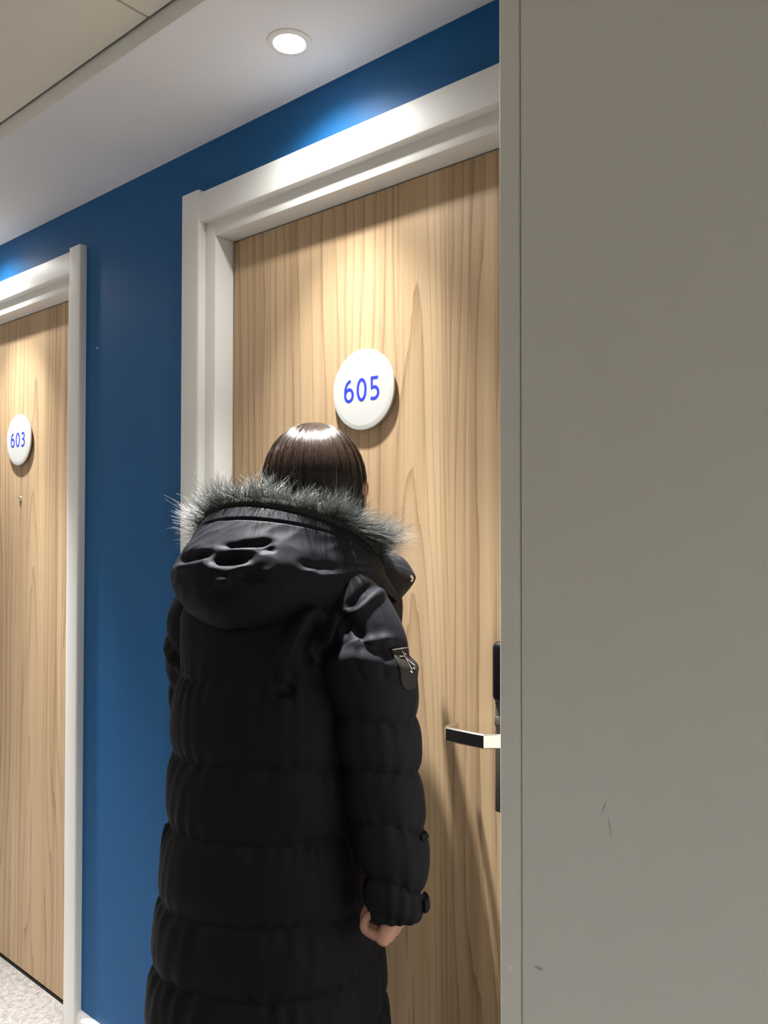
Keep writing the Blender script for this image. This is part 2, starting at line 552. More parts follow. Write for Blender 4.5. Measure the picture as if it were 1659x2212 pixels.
# ------------------------------------------------------------------ doors
def door(idx, x0, x1, right_cas_top):
    root = empty('door_%d' % idx, ((x0 + x1) / 2, 0, 0))
    root['kind'] = 'structure'
    cx = (x0 + x1) / 2
    a, b_ = x0 - cx, x1 - cx
    leaf = box('door_leaf', a + .003, b_ - .003, DD, DD + .045, .007, DOOR_TOP - .003, M_wood, root, .0012, 1)
    leaf.location = (0, 0, 0)
    # frame: jambs and head, face flush with the wall, reveal back past the door
    box('jamb', a - CAS_IN, a, 0.0, 0.12, 0, DOOR_TOP + CAS_IN, M_white, root, .0018, 2)
    box('jamb', b_, b_ + CAS_IN, 0.0, 0.12, 0, DOOR_TOP + CAS_IN, M_white, root, .0018, 2)
    box('head_jamb', a, b_, 0.0, 0.12, DOOR_TOP, DOOR_TOP + CAS_IN, M_white, root, .0018, 2)
    box('door_stop', a, a + .012, DD + .047, DD + .06, 0, DOOR_TOP, M_white, root)
    # casing: moulded boards standing proud of the wall
    CW, P = (0.068 if idx == 1 else 0.062), 0.0205
    def casing_profile(r1, r2, wdt, p):
        """outline in (across, out): small round on the outer edge, wide soft round on the opening side"""
        pts = [(0, 0)]
        for k in range(5): an = math.pi / 2 * k / 4; pts.append((r1 - r1 * math.cos(an), p - r1 + r1 * math.sin(an)))
        for k in range(7): an = math.pi / 2 * k / 6; pts.append((wdt - r2 + r2 * math.sin(an), p - r2 * .8 + r2 * .8 * math.cos(an)))
        pts.append((wdt, 0))
        return pts
    def sweep(name, prof, place0, place1):
        bm = bmesh.new()
        A_ = [bm.verts.new(place0(*q)) for q in prof]; B_ = [bm.verts.new(place1(*q)) for q in prof]
        n_ = len(prof)
        for k in range(n_):
            bm.faces.new((A_[k], A_[(k + 1) % n_], B_[(k + 1) % n_], B_[k]))
        bm.faces.new(A_); bm.faces.new(B_)
        return bm_obj(name, bm, M_white, root, True)
    top = DOOR_TOP + CAS_IN + CW + .006
    pr = casing_profile(.005, .007, CW, P)
    ul, ur = a - CAS_IN - CW + .002, b_ + CAS_IN + CW - .002
    sweep('casing', pr, lambda u, o: (ul + u, -o, 0), lambda u, o: (ul + u, -o, top))
    sweep('casing', pr, lambda u, o: (ur - u, -o, 0), lambda u, o: (ur - u, -o, top))
    pr = casing_profile(.005, .004, CW + .002, P - .0025)
    zt = DOOR_TOP + CAS_IN + CW
    sweep('head_casing', pr, lambda u, o: (a - CAS_IN + .0015, -o, zt - u), lambda u, o: (b_ + CAS_IN - .0015, -o, zt - u))
    # dark strip standing for the shade in the gap under the leaf
    box('gap_shade', a, b_, DD - .004, DD + .05, 0.0, .0035, M_dark, root)
    # peephole
    ph = lathe('peephole', [(.0075, 0), (.0075, -.003), (.0062, -.0048), (.0045, -.005), (.004, -.0035)], M_chrome, root, 24)
    ph.location = ((-1.066 if idx == 1 else -2.556) - cx, DD, 1.507)
    return root, cx

door_1, cx1 = door(1, *OPEN[0], True)
door_2, cx2 = door(2, *OPEN[1], True)

def lock_set(root, cx):
    """escutcheon plate with a card reader and a bent lever, hinge-free side of the leaf"""
    x0, x1 = -0.747 - cx, -0.677 - cx
    bm = bmesh.new()
    bm_box(bm, x0, x1, DD - .019, DD, 0.920, 1.190, .002, 2)
    bm_box(bm, x0 + .001, x1 - .001, DD - .0225, DD - .01, 1.0705, 1.0865, .0012, 2)
    pl = bm_obj('lock_plate', bm, M_gun, root, True)
    bm = bmesh.new()
    bm_box(bm, x0 - .003, x1 + .003, DD - .030, DD, 1.112, 1.218, .012, 5)
    bm_obj('card_reader', bm, M_blackpl, root, True)
    # lever: flat bar swept along a bent path (plan view), about 25 mm tall
    zc, hh, th = 1.0515, .0125, .0042
    raw = [(-.700, DD - .018), (-.700, .030), (-.7235, .0085), (-.743, -.008), (-.765, -.009), (-.800, -.009), (-.8185, -.009),
           (-.8245, -.003), (-.8250, .010), (-.8250, .030)]
    P2 = []
    for i in range(len(raw) - 1):                    # rounded corners by short Catmull spans
        P2.append(raw[i])
    P2.append(raw[-1])
    pts = [Vector((p[0] - cx, p[1], 0)) for p in P2]
    vs, fs = [], []
    n = len(pts)
    for i, p in enumerate(pts):
        t = (pts[min(i + 1, n - 1)] - pts[max(i - 1, 0)]).normalized()
        nr = Vector((-t.y, t.x, 0))
        c_ = .0022
        prof = [(-th, -hh + c_), (-th + c_, -hh), (th - c_, -hh), (th, -hh + c_), (th, hh - c_), (th - c_, hh), (-th + c_, hh), (-th, hh - c_)]
        for (o_, z_) in prof:
            vs.append(p + nr * o_ + Vector((0, 0, zc + z_)))
    fs = grid_faces(n, 8)
    fs += [tuple(range(8)), tuple(range((n - 1) * 8, n * 8))]
    bm = bmesh.new(); bv = [bm.verts.new(v) for v in vs]
    for f in fs: bm.faces.new([bv[i] for i in f])
    bm_obj('lever_handle', bm, M_chrome, pl, False)
    r = lathe('lever_rose', [(.015, 0), (.015, -.006), (.011, -.010)], M_chrome, pl, 28)
    r.location = (-.700 - cx, DD - .019, zc)
lock_set(door_1, cx1)

# white skirting between the doors, rounded top
def skirting(idx, x0, x1):
    bm = bmesh.new()
    prof = [(0, 0), (-.014, 0), (-.014, .062), (-.0132, .068), (-.0105, .0735), (-.006, .078), (0, .080)]
    vs = []
    for x in (x0, x1): vs += [bm.verts.new((x, y, z)) for y, z in prof]
    n = len(prof)
    for i in range(n):
        j = (i + 1) % n
        bm.faces.new((vs[i], vs[j], vs[n + j], vs[n + i]))
    bm.faces.new(vs[:n]); bm.faces.new(vs[n:])
    o = bm_obj('baseboard_%s' % idx, bm, M_white, None, True)
    return structure(o)
skirting('back', OPEN[1][1] + CAS_IN + .060, OPEN[0][0] - CAS_IN - .060)
skirting('left', XL, OPEN[1][0] - CAS_IN - .060)

# ------------------------------------------------------------------ round number signs
def arc(cx, cz, rx, rz, a0, a1, n=20):
    return [(cx + rx * math.cos(math.radians(a0 + (a1 - a0) * k / n)), cz + rz * math.sin(math.radians(a0 + (a1 - a0) * k / n))) for k in range(n + 1)]
# pen paths of the digits in a box 1 high and about .58 wide, centred on 0
DIGITS = {
    '0': (arc(0, .5, .235, .45, 90, 450, 40), True),
    '6': (arc(.135, .47, .365, .48, 93, 180, 18) + arc(0, .315, .232, .265, 181, 532, 36), False),
    '5': ([(.20, .95), (-.165, .95), (-.165, .515)] + arc(-.045, .300, .255, .255, 96, -90, 26) + [(-.13, .048), (-.225, .085)], False),
    '3': (arc(-.03, .735, .215, .215, 140, -80, 24) + [(-.09, .52)] + [(-.03, .52)] + arc(-.03, .285, .245, .235, 84, -90, 24) + [(-.13, .052), (-.235, .085)], False),
}
def digit_mesh(ch, hgt, pen, y0, y1):
    pts, closed = DIGITS[ch]
    p = [Vector((x * hgt, z * hgt)) for x, z in pts]
    q = [p[0]]
    for v in p[1:]:
        if (v - q[-1]).length > 1e-6: q.append(v)
    if closed: q = q[:-1] if (q[0] - q[-1]).length < 1e-6 else q
    n = len(q)
    L_, R_ = [], []
    for i in range(n):
        a = q[i - 1] if (i or closed) else q[i]; c = q[(i + 1) % n] if (i < n - 1 or closed) else q[i]
        d0 = (q[i] - a); d1 = (c - q[i])
        d0 = d0.normalized() if d0.length else d1.normalized(); d1 = d1.normalized() if d1.length else d0
        t = (d0 + d1)
        t = t.normalized() if t.length > 1e-4 else d0
        nr = Vector((-t.y, t.x)); k = min(1.42, 1 / max(.5, nr.dot(Vector((-d0.y, d0.x)))))
        L_.append(q[i] + nr * pen / 2 * k); R_.append(q[i] - nr * pen / 2 * k)
    vs, fs = [], []
    for y in (y0, y1):
        for s_ in (L_, R_): vs += [(v.x, y - .00008 * k_ / n, v.y) for k_, v in enumerate(s_)]
    m = n if closed else n - 1
    for i in range(m):
        j_ = (i + 1) % n
        a, b_, c, d = i, j_, n + j_, n + i
        fs += [(a, b_, c, d), (2 * n + a, 2 * n + d, 2 * n + c, 2 * n + b_), (a, 2 * n + a, 2 * n + b_, b_), (d, c, 2 * n + c, 2 * n + d)]
    if not closed:
        fs += [(0, n, 3 * n, 2 * n), (n - 1, 3 * n - 1, 4 * n - 1, 2 * n - 1)]
    return vs, fs

def sign(name, digits, cx, cz, label):
    root = empty(name, (cx, DD, cz))
    props(root, label, 'sign')
    R = 0.0827
    lathe('plaque', [(R - .004, -.0062), (R - .0006, -.0066), (R, -.0072), (R, -.0096), (R - .0008, -.0106), (R - .0095, -.0118), (R - .0104, -.0118)], M_plaque, root, 96)
    lathe('spacer', [(.058, 0.0), (.058, -.0063)], M_dark, root, 32)
    for i, ch in enumerate(digits):
        vs, fs = digit_mesh(ch, .0460, .0061, -.0116, -.0121)
        bm = bmesh.new(); bv = [bm.verts.new((v[0] * .98 + (i - 1) * .0348 - .0016, v[1], v[2] - .0235)) for v in vs]
        for f in fs:
            try: bm.faces.new([bv[k] for k in f])
            except ValueError: pass
        bm_obj('digit', bm, M_ink, root)
    return root
sign('round_sign', '605', -1.065, 1.697, 'round white number sign reading 605 on the door that the person faces')
sign('round_sign', '603', -2.552, 1.697, 'smaller looking round white sign reading 603 above the peephole of the farther door')

# ------------------------------------------------------------------ downlights
def downlight(x, y, beam, spill, label):
    root = empty('downlight', (x, y, H))
    props(root, label, 'lamp', 'recessed ceiling downlights')
    lathe('lamp_ring', [(.0300, .0), (.0305, -.0035), (.0340, -.0045), (.0420, -.0018), (.0425, .0)], M_ring, root, 48, 'Z')
    lathe('lamp_lens', [(.0302, .0), (.0302, -.0022), (.024, -.0040), (.012, -.0050), (.004, -.0052)], M_lens, root, 40, 'Z')
    # the lamp tilts a little out of the soffit; round its narrow beam lie a wider flood and a weak spill
    for nm, wt, ang, tx, ty in (('downlight_beam', beam, 50, 9, 12), ('downlight_flood', beam * .215, 73, 0, 0), ('downlight_spill', spill, 154, 0, 0)):
        ld = bpy.data.lights.new(nm, 'SPOT')
        ld.energy = wt; ld.color = LAMP_COL; ld.spot_size = math.radians(ang); ld.spot_blend = 1.0
        ld.shadow_soft_size = .021
        lo = link(bpy.data.objects.new(nm, ld)); lo.location = (0, 0, -.010); lo.parent = root
        lo.rotation_euler = (-math.radians(tx), math.radians(-ty), 0)
    return root
for a in LAMPS: downlight(*a)

# ------------------------------------------------------------------ the person at door 605
PO = Vector((-.985, -.215, 0)); PYAW = math.radians(18)

def sines(n, lo, hi, seed):
    r = np.random.default_rng(seed)
    return r.uniform(lo, hi, n) * r.choice([-1, 1], n), r.uniform(0, 6.283, n), r.uniform(.5, 1, n)

def fold(V, Nn, pts, amp, wid, ext=None):
    """push vertices along their normals close to a 3-D polyline: a crease (amp<0) or ridge (amp>0)"""
    P = catmull(pts, 24) if len(pts) > 2 else np.linspace(pts[0], pts[1], 16)
    P = np.array([V[np.argmin(((V - q) ** 2).sum(1))] for q in P])      # lay the line on the surface
    for _ in range(3): P[1:-1] = .25 * P[:-2] + .5 * P[1:-1] + .25 * P[2:]
    best = np.full(len(V), 1e9); tt = np.zeros(len(V))
    for i in range(len(P) - 1):
        a, b = P[i], P[i + 1]; ab = b - a; L2 = ab @ ab + 1e-12
        t = np.clip(((V - a) @ ab) / L2, 0, 1)
        d = np.linalg.norm(V - (a + t[:, None] * ab), axis=1)
        m = d < best
        best[m] = d[m]; tt[m] = (i + t[m]) / (len(P) - 1)
    taper = np.clip(np.minimum(tt, 1 - tt) * 4 + .15, 0, 1)
    return Nn * (amp * np.exp(-(best / wid) ** 2) * taper)[:, None]

def grid_normals(G, closed):
    """G (nv,nu,3) -> unit normals"""
    if closed: du = np.roll(G, -1, 1) - np.roll(G, 1, 1)
    else: du = np.gradient(G, axis=1)
    dv = np.gradient(G, axis=0)
    n = np.cross(du, dv)
    n /= np.linalg.norm(n, axis=2)[..., None] + 1e-12
    return n

# ---- body: torso, legs, arms, head fused into one surface
HC = Vector((-.018, 0.103, 1.497)); HR = Matrix.Rotation(math.radians(14), 3, 'Z')
def hp(x, y, z): return HC + HR @ Vector((x, y, z))

body = Acc()
def tube(path, radii, n=14, squash=None, ref=(0, 1, 0)): body.add(tube_data(catmull(path, 6 * len(path)), np.interp(np.linspace(0, 1, 6 * len(path)), np.linspace(0, 1, len(radii)), radii), n, ref, squash))
body.add(ellipsoid_data((-.030, -.02, 1.19), (.135, .095, .15)))
body.add(ellipsoid_data((-.036, -.02, 1.00), (.115, .085, .16)))
body.add(ellipsoid_data((-.042, -.025, .86), (.140, .100, .13)))
tube([(-.02, .0, 1.27), (-.008, .028, 1.36), (0, .05, 1.43)], [.065, .055, .052])
for s in (-1, 1):
    tube([(-.045 + s * .075, -.02, .84), (-.048 + s * .082, -.015, .62), (-.05 + s * .085, -.012, .46), (-.05 + s * .085, -.03, .28), (-.05 + s * .085, -.035, .07)], [.085, .066, .052, .046, .034])
    tube([(-.05 + s * .085, -.045, .045), (-.05 + s * .088, .03, .04), (-.05 + s * .09, .115, .03)], [.032, .034, .024])
# right arm hangs, left arm bends forward into the coat front
RA = [(.105, -.045, 1.285), (.152, -.062, 1.22), (.170, -.060, 1.10), (.177, -.055, 1.03), (.194, -.062, .95), (.211, -.067, .868)]
tube(RA, [.052, .048, .042, .040, .036, .027])
LA = [(-.150, -.025, 1.285), (-.186, -.018, 1.20), (-.198, .010, 1.10), (-.205, .04, 1.04), (-.15, .11, 1.01), (-.10, .145, 1.03)]
tube(LA, [.052, .046, .040, .038, .034, .027])
body_me = voxel_mesh(body, .007, 6)

head = Acc()
def he(c, r): head.add(ellipsoid_data(hp(*c), r, R=HR))
he((0, -.008, .010), (.075, .093, .088)); he((0, .026, -.036), (.062, .064, .082)); he((0, .050, -.092), (.040, .040, .030))
he((0, .030, -.075), (.056, .052, .040))
for s in (-1, 1):
    he((s * .028, .074, .016), (.020, .010, .006)); he((s * .034, .054, -.036), (.024, .026, .024)); he((s * .030, .0745, .0045), (.0155, .0085, .0052)); he((s * .030, .0735, -.0125), (.0150, .0080, .0048))
    he((s * .0095, .094, -.034), (.008, .010, .007))
    # ear: rim, lobe and tragus
    he((s * .084, -.006, -.012), (.008, .017, .030)); he((s * .091, -.012, -.006), (.006, .012, .024)); he((s * .086, .000, -.040), (.007, .009, .011))
head.add(tube_data([hp(0, .084, .012), hp(0, .093, -.008), hp(0, .104, -.030)], [.0065, .0075, .0105], 12))
he((0, .086, -.058), (.022, .012, .010)); he((0, .084, -.072), (.018, .012, .009))
head.add(tube_data([np.array(hp(0, -.012, -.05)), np.array(hp(0, -.02, -.09)), np.array((-.004, .035, 1.35))], [.055, .052, .054], 20))
head_me = voxel_mesh(head, .0032, 5)

# right hand: loose fist seen from the little-finger side, thumb hanging
hand = Acc()
W = np.array((.228, -.067, .862)); dd_ = np.array((-.47, .03, -.88)); dd_ /= np.linalg.norm(dd_)
cc_ = np.array((.05, 1.0, 0.02)); cc_ -= dd_ * (cc_ @ dd_); cc_ /= np.linalg.norm(cc_)
pp_ = np.cross(cc_, dd_); pp_ *= -1 if pp_[0] > 0 else 1
def hpt(a, b, c): return W + dd_ * a + cc_ * b + pp_ * c
# palm from four metacarpal rays plus the heel of the hand
for b0, b1, r in ((-.014, -.028, .0125), (-.005, -.0095, .0135), (.005, .010, .0135), (.014, .028, .0125)):
    hand.add(tube_data([hpt(-.004, b0 * .7, 0), hpt(.012, b0, .002), hpt(.048, (b0 + b1) / 2, .001), hpt(.074 - abs(b1) * .16, b1, -.001)], [.016, r * 1.15, r * 1.05, r * .95], 14))
hand.add(ellipsoid_data(hpt(.026, -.012, .010), (.018, .016, .018)))
hand.add(ellipsoid_data(hpt(.026, .020, .012), (.019, .017, .019)))
def finger(b, a0, L, ang, r, cside=0.0):
    p = hpt(a0, b, -.001); pts = [p]; t = 0
    for l, an in zip(L, ang):
        an = math.radians(an)
        p = p + (dd_ * math.cos(an) + pp_ * math.sin(an) + cc_ * cside) * l
        pts.append(p)
    hand.add(tube_data(catmull(pts, 16), np.linspace(r, r * .80, 16), 12))
finger(-.0290, .0685, (.031, .019, .015), (78, 160, 212), .0078)
finger(-.0098, .0725, (.036, .023, .017), (75, 154, 206), .0086)
finger(.0102, .0725, (.038, .024, .018), (72, 148, 200), .0088)
finger(.0295, .0690, (.036, .022, .017), (66, 140, 190), .0086)
hand.add(tube_data(catmull([hpt(.006, .026, .010), hpt(.022, .036, .022), np.array((.176, -.030, .805)), np.array((.168, -.034, .790)), np.array((.1655, -.038, .775))], 18), np.linspace(.0125, .0078, 18), 12))
hand_me = voxel_mesh(hand, .0019, 3)
# left hand resting closed against the coat front
hand = Acc()
W = np.array((-.105, .142, 1.03)); dd_ = np.array((.80, .45, .10)); dd_ /= np.linalg.norm(dd_)
cc_ = np.array((.0, -.1, 1.0)); cc_ -= dd_ * (cc_ @ dd_); cc_ /= np.linalg.norm(cc_)
pp_ = np.cross(dd_, cc_); pp_ *= -1 if pp_[1] > 0 else 1
for b0, b1, r in ((-.014, -.028, .0125), (-.005, -.0095, .0135), (.005, .010, .0135), (.014, .028, .0125)):
    hand.add(tube_data([hpt(-.03, b0 * .6, 0), hpt(.012, b0, .002), hpt(.048, (b0 + b1) / 2, .001), hpt(.074 - abs(b1) * .16, b1, -.001)], [.016, r * 1.15, r * 1.05, r * .95], 12))
finger(-.0290, .0685, (.031, .019, .015), (20, 50, 80), .0078)
finger(-.0098, .0725, (.036, .023, .017), (18, 46, 78), .0086)
finger(.0102, .0725, (.038, .024, .018), (16, 44, 74), .0088)
finger(.0295, .0690, (.036, .022, .017), (14, 40, 70), .0086)
hand.add(tube_data(catmull([hpt(.006, .022, .008), hpt(.026, .040, .014), hpt(.046, .050, .012), hpt(.066, .052, .006)], 14), np.linspace(.0125, .0085, 14), 12))
hand2_me = voxel_mesh(hand, .0024, 3)

bm = bmesh.new()
for me in (body_me, head_me, hand_me, hand2_me):
    bm.from_mesh(me); bpy.data.meshes.remove(me)
person = bm_obj('person', bm, M_skin)
person.data.polygons.foreach_set('use_smooth', [True] * len(person.data.polygons))
person.location = PO; person.rotation_euler = (0, 0, PYAW)
props(person, 'person with dark hair in a long black hooded puffer coat facing door 605', 'person')

for s in (-1, 1):
    v, f = ellipsoid_data(hp(s * .030, .0700, -.004), (.0108, .0108, .0108), 20, 14)
    e = mesh_obj('eye', v, f, M_eye, person, True)
    v, f = ellipsoid_data(hp(s * .030, .0797, -.004), (.0050, .0020, .0050), 16, 8, HR)
    mesh_obj('iris', v, f, M_iris, e, True)
lp = Acc()
lp.add(ellipsoid_data(hp(0, .0945, -.0600), (.020, .0060, .0048), 20, 10, HR)).add(ellipsoid_data(hp(0, .0935, -.0690), (.0175, .0062, .0055), 20, 10, HR))
mesh_obj('lips', lp.v, lp.f, M_lip, person, True)

# ---- hair: dark base and shining strands, from the crown down into the hood
HA, HB, HZ = .0930, .111, .1100
def hair_pt(al, th, off=0.0, drop=0.0):
    """al: azimuth (0 = front), th: polar angle from the crown"""
    a, b, c = HA + off, HB + off, HZ + off
    thc = np.minimum(th, 1.62)
    x = a * np.sin(thc) * np.sin(al); y = b * np.sin(thc) * np.cos(al) - .010; z = c * np.cos(thc)
    ex = np.maximum(th - 1.62, 0)
    z = z - ex * .105
    k = 1 - .16 * np.clip(ex, 0, 1)
    p = np.stack([x * k, y * k, z], axis=-1)
    R = np.array(HR)
    return p @ R.T + np.array(HC)
def hair_end(al):
    """front hair ends as a fringe above the eyes, the rest runs down past the neck"""
    f = np.abs((al + math.pi) % (2 * math.pi) - math.pi)
    return np.where(f < .75, 1.22, np.where(f < 1.15, 1.22 + (f - .75) / .4 * 1.2, 2.45))
nu, nv = 96, 40
AL = np.linspace(0, 2 * math.pi, nu, endpoint=False)
S = np.linspace(0.02, 1, nv)
A2, S2 = np.meshgrid(AL, S)
G = hair_pt(A2, S2 * hair_end(A2) * .985, -.0035)
hv = list(G.reshape(-1, 3)); hf = grid_faces(nv, nu)
hf.append(tuple(range(nu)))
hair = mesh_obj('hair', hv, hf, M_scalp, person, True)
NS, K = 8500, 12
al = rng.uniform(0, 2 * math.pi, NS)
end = hair_end(al)
st = np.abs(rng.normal(0, .35, NS)); st = np.minimum(st, .9)
th = st[:, None] + np.linspace(0, 1, K)[None, :] * (end * rng.uniform(.93, 1.01, NS) - st)[:, None]
wig = rng.normal(0, .010, NS)[:, None] + .018 * np.sin(th * rng.uniform(1, 4, NS)[:, None] + rng.uniform(0, 6, NS)[:, None])
off = rng.uniform(-.002, .0012, NS)[:, None] + sum(a_ * np.sin(np.round(f_) * al[:, None] + p_ + f_ * .05 * th) for f_, p_, a_ in zip(*sines(9, 11, 60, 8))) * .0007 * np.clip(th, 0, 1) + np.zeros((NS, K))
fly = rng.random(NS) < .010
off = off + np.where(fly[:, None], np.linspace(0, 1, K)[None, :] ** 2 * rng.uniform(.002, .010, NS)[:, None], 0)
C3 = hair_pt(al[:, None] + wig, th, off)
R3 = np.full((NS, K), .00052) * np.linspace(1.0, .7, K)[None, :]
strands('hair_strands', C3, R3, M_hair, hair, rng.random(NS))

# ---- trousers and shoes, mostly below the frame
tr = Acc()
for s in (-1, 1):
    pth = catmull([(-.046 + s * .070, -.02, .86), (-.048 + s * .084, -.016, .62), (-.05 + s * .087, -.016, .40), (-.05 + s * .088, -.032, .20), (-.05 + s * .088, -.035, .075)], 24)
    tr.add(tube_data(pth, np.interp(np.linspace(0, 1, 24), [0, .4, .7, 1], [.098, .080, .068, .060]), 20))
tr.add(ellipsoid_data((-.044, -.022, .90), (.155, .115, .10)))
tm = voxel_mesh(tr, .008, 4)
o = link(bpy.data.objects.new('trousers', tm)); tm.materials.clear(); tm.materials.append(M_trou); o.parent = person
tm.polygons.foreach_set('use_smooth', [True] * len(tm.polygons))
for s in (-1, 1):
    sh = Acc()
    cx = -.05 + s * .088
    sh.add(tube_data(catmull([(cx, -.075, .048), (cx, -.01, .058), (cx + s * .003, .06, .045), (cx + s * .004, .135, .034)], 14), np.interp(np.linspace(0, 1, 14), [0, .3, .7, 1], [.036, .043, .042, .030]), 18))
    sh.add(tube_data([(cx, -.04, .05), (cx, -.038, .12)], [.044, .042], 18))
    sm = voxel_mesh(sh, .005, 3)
    for v in sm.vertices: v.co.z = max(v.co.z, .014)
    o = link(bpy.data.objects.new('shoe', sm)); sm.materials.clear(); sm.materials.append(M_shoe); o.parent = person
    sm.polygons.foreach_set('use_smooth', [True] * len(sm.polygons))
    vs = []
    for i in range(40):
        a = 2 * math.pi * i / 40
        y = .036 + .128 * math.sin(a); x_ = cx + s * .003 + (.043 - .010 * math.cos(2 * a)) * math.cos(a)
        vs.append((x_, y))
    v3 = [(x_, y, 0) for x_, y in vs] + [(x_, y, .019) for x_, y in vs]
    fs = [tuple(range(40))[::-1], tuple(range(40, 80))] + [(i, (i + 1) % 40, 40 + (i + 1) % 40, 40 + i) for i in range(40)]
    mesh_obj('sole', v3, fs, M_sole, o)

# ---- coat body: quilted tube with horizontal baffles and puckered seams
TAB = np.array([
 (1.425, .000, .040, .066, .070, .062), (1.385, -.006, .018, .090, .115, .074), (1.355, -.014, -.002, .118, .165, .094),
 (1.320, -.021, -.022, .141, .215, .116), (1.270, -.023, -.033, .148, .236, .134), (1.190, -.022, -.037, .147, .236, .142),
 (1.050, -.027, -.035, .153, .230, .146), (.940, -.035, -.033, .157, .225, .150), (.800, -.042, -.030, .165, .200, .160),
 (.570, -.041, -.028, .186, .190, .180), (.385, -.040, -.028, .200, .190, .190)])
SEAMS = np.array([1.360, 1.180, 1.052, .938, .817, .713, .612, .505, .385])
def coat_grid(nu, nv):
    z = np.linspace(1.425, .385, nv)
    zz = TAB[::-1, 0]
    cx, cy, a, bf, bb = [np.interp(z, zz, TAB[::-1, i]) for i in range(1, 6)]
    for arr in (cx, cy, a, bf, bb):              # soften the table's corners
        for _ in range(10): arr[1:-1] = .25 * arr[:-2] + .5 * arr[1:-1] + .25 * arr[2:]
    u = np.linspace(0, 2 * math.pi, nu, endpoint=False)
    c, s = np.cos(u), np.sin(u)
    # the open right front stands out squarely at chest height and softens towards the hem
    nq = np.interp(z, [.70, 1.02, 1.30, 1.38], [2.7, 8.0, 8.0, 3.0])[:, None]
    e = np.where((s > 0)[None, :], np.where((c > 0)[None, :], 2 / nq, 2 / 3.4), 2 / 2.35)
    X = np.sign(c)[None, :] * np.abs(c)[None, :] ** e; Y = np.sign(s)[None, :] * np.abs(s)[None, :] ** e
    B = np.where(s[None, :] > 0, bf[:, None], bb[:, None])
    # seams dip a little round the body, so the height of a seam depends on the side
    zs = z[:, None] + .006 * np.cos(2 * u)[None, :] + .004 * np.sin(3 * u + 1)[None, :]
    idx = np.clip(np.searchsorted(-SEAMS, -zs) - 1, 0, len(SEAMS) - 2)
    top, bot = SEAMS[idx], SEAMS[idx + 1]
    t = np.clip((top - zs) / (top - bot), 0, 1)
    hgt = top - bot
    dist = np.minimum(t, 1 - t) * hgt
    puff = 1 - np.abs(2 * t - 1) ** 3.2
    amp = np.where(zs > 1.19, .006, .0105)
    f, ph, am = sines(16, 14, 46, 3)
    slant = 210 * (zs - 1)
    pk = sum(a_ * np.sin(f_ * u[None, :] + p_ + idx * 1.7 * (k_ + 1) + (1.5 + np.sign(f_)) * (t - .5) * 1.6) for k_, (f_, p_, a_) in enumerate(zip(f, ph, am))) / 5.0
    below = np.exp(-(t * hgt) / .030); above = np.exp(-((1 - t) * hgt) / .020)
    pucker = pk * (.0048 * below + .0034 * above) * np.clip(dist / .004, 0, 1) * np.where(zs > 1.32, .2, 1)
    f2, p2, a2 = sines(8, 2, 7, 5)
    low = sum(a_ * np.sin(f_ * u[None, :] + p_ + 14 * z[:, None] * (.5 + .2 * k_)) for k_, (f_, p_, a_) in enumerate(zip(f2, p2, a2))) / 5
    r = amp * puff + pucker + .0032 * low * np.clip((1.40 - z) / .06, 0, 1)[:, None]
    G = np.zeros((nv, nu, 3))
    G[..., 0] = cx[:, None] + (a[:, None] + r) * X
    G[..., 1] = cy[:, None] + (B + r) * Y
    G[..., 2] = z[:, None]
    return G
NU, NV = 420, 460
G = coat_grid(NU, NV)
Nn = grid_normals(G, True)
if Nn[200, 0, 0] < 0: Nn = -Nn
V = G.reshape(-1, 3); NR = Nn.reshape(-1, 3)
COAT_FOLDS = [
    ([(.118, -.128, 1.296), (.100, -.142, 1.288), (.086, -.152, 1.268), (.074, -.160, 1.240), (.066, -.166, 1.205)], .030, .0135),
    ([(.112, -.132, 1.276), (.100, -.142, 1.262), (.092, -.148, 1.245)], -.014, .008),
    ([(.092, -.150, 1.246), (.100, -.142, 1.228), (.106, -.136, 1.210)], .018, .009),
    ([(.130, -.110, 1.294), (.118, -.120, 1.264), (.110, -.128, 1.232)], .022, .009),
    ([(.058, -.178, 1.160), (.078, -.168, 1.164)], .012, .007),
    ([(.060, -.176, 1.174), (.080, -.164, 1.178)], -.008, .008),
]
D = np.zeros_like(V)
for p_, a_, w_ in COAT_FOLDS: D += fold(V, NR, p_, a_, w_)
V = V + D
fs = grid_faces(NV, NU, flip=True)
# hem turned in
base = len(V)
hem = V[(NV - 1) * NU:].copy(); ctr = hem.mean(0)
h1 = ctr + (hem - ctr) * .975; h1[:, 2] -= .004
h2 = ctr + (hem - ctr) * .955; h2[:, 2] += .06
V = np.vstack([V, h1, h2])
for k in range(2):
    r0 = (NV - 1) * NU if k == 0 else base; r1 = base if k == 0 else base + NU
    fs += [(r0 + (i + 1) % NU, r0 + i, r1 + i, r1 + (i + 1) % NU) for i in range(NU)]
coat = mesh_obj('coat', V, fs, M_coat, person, True)

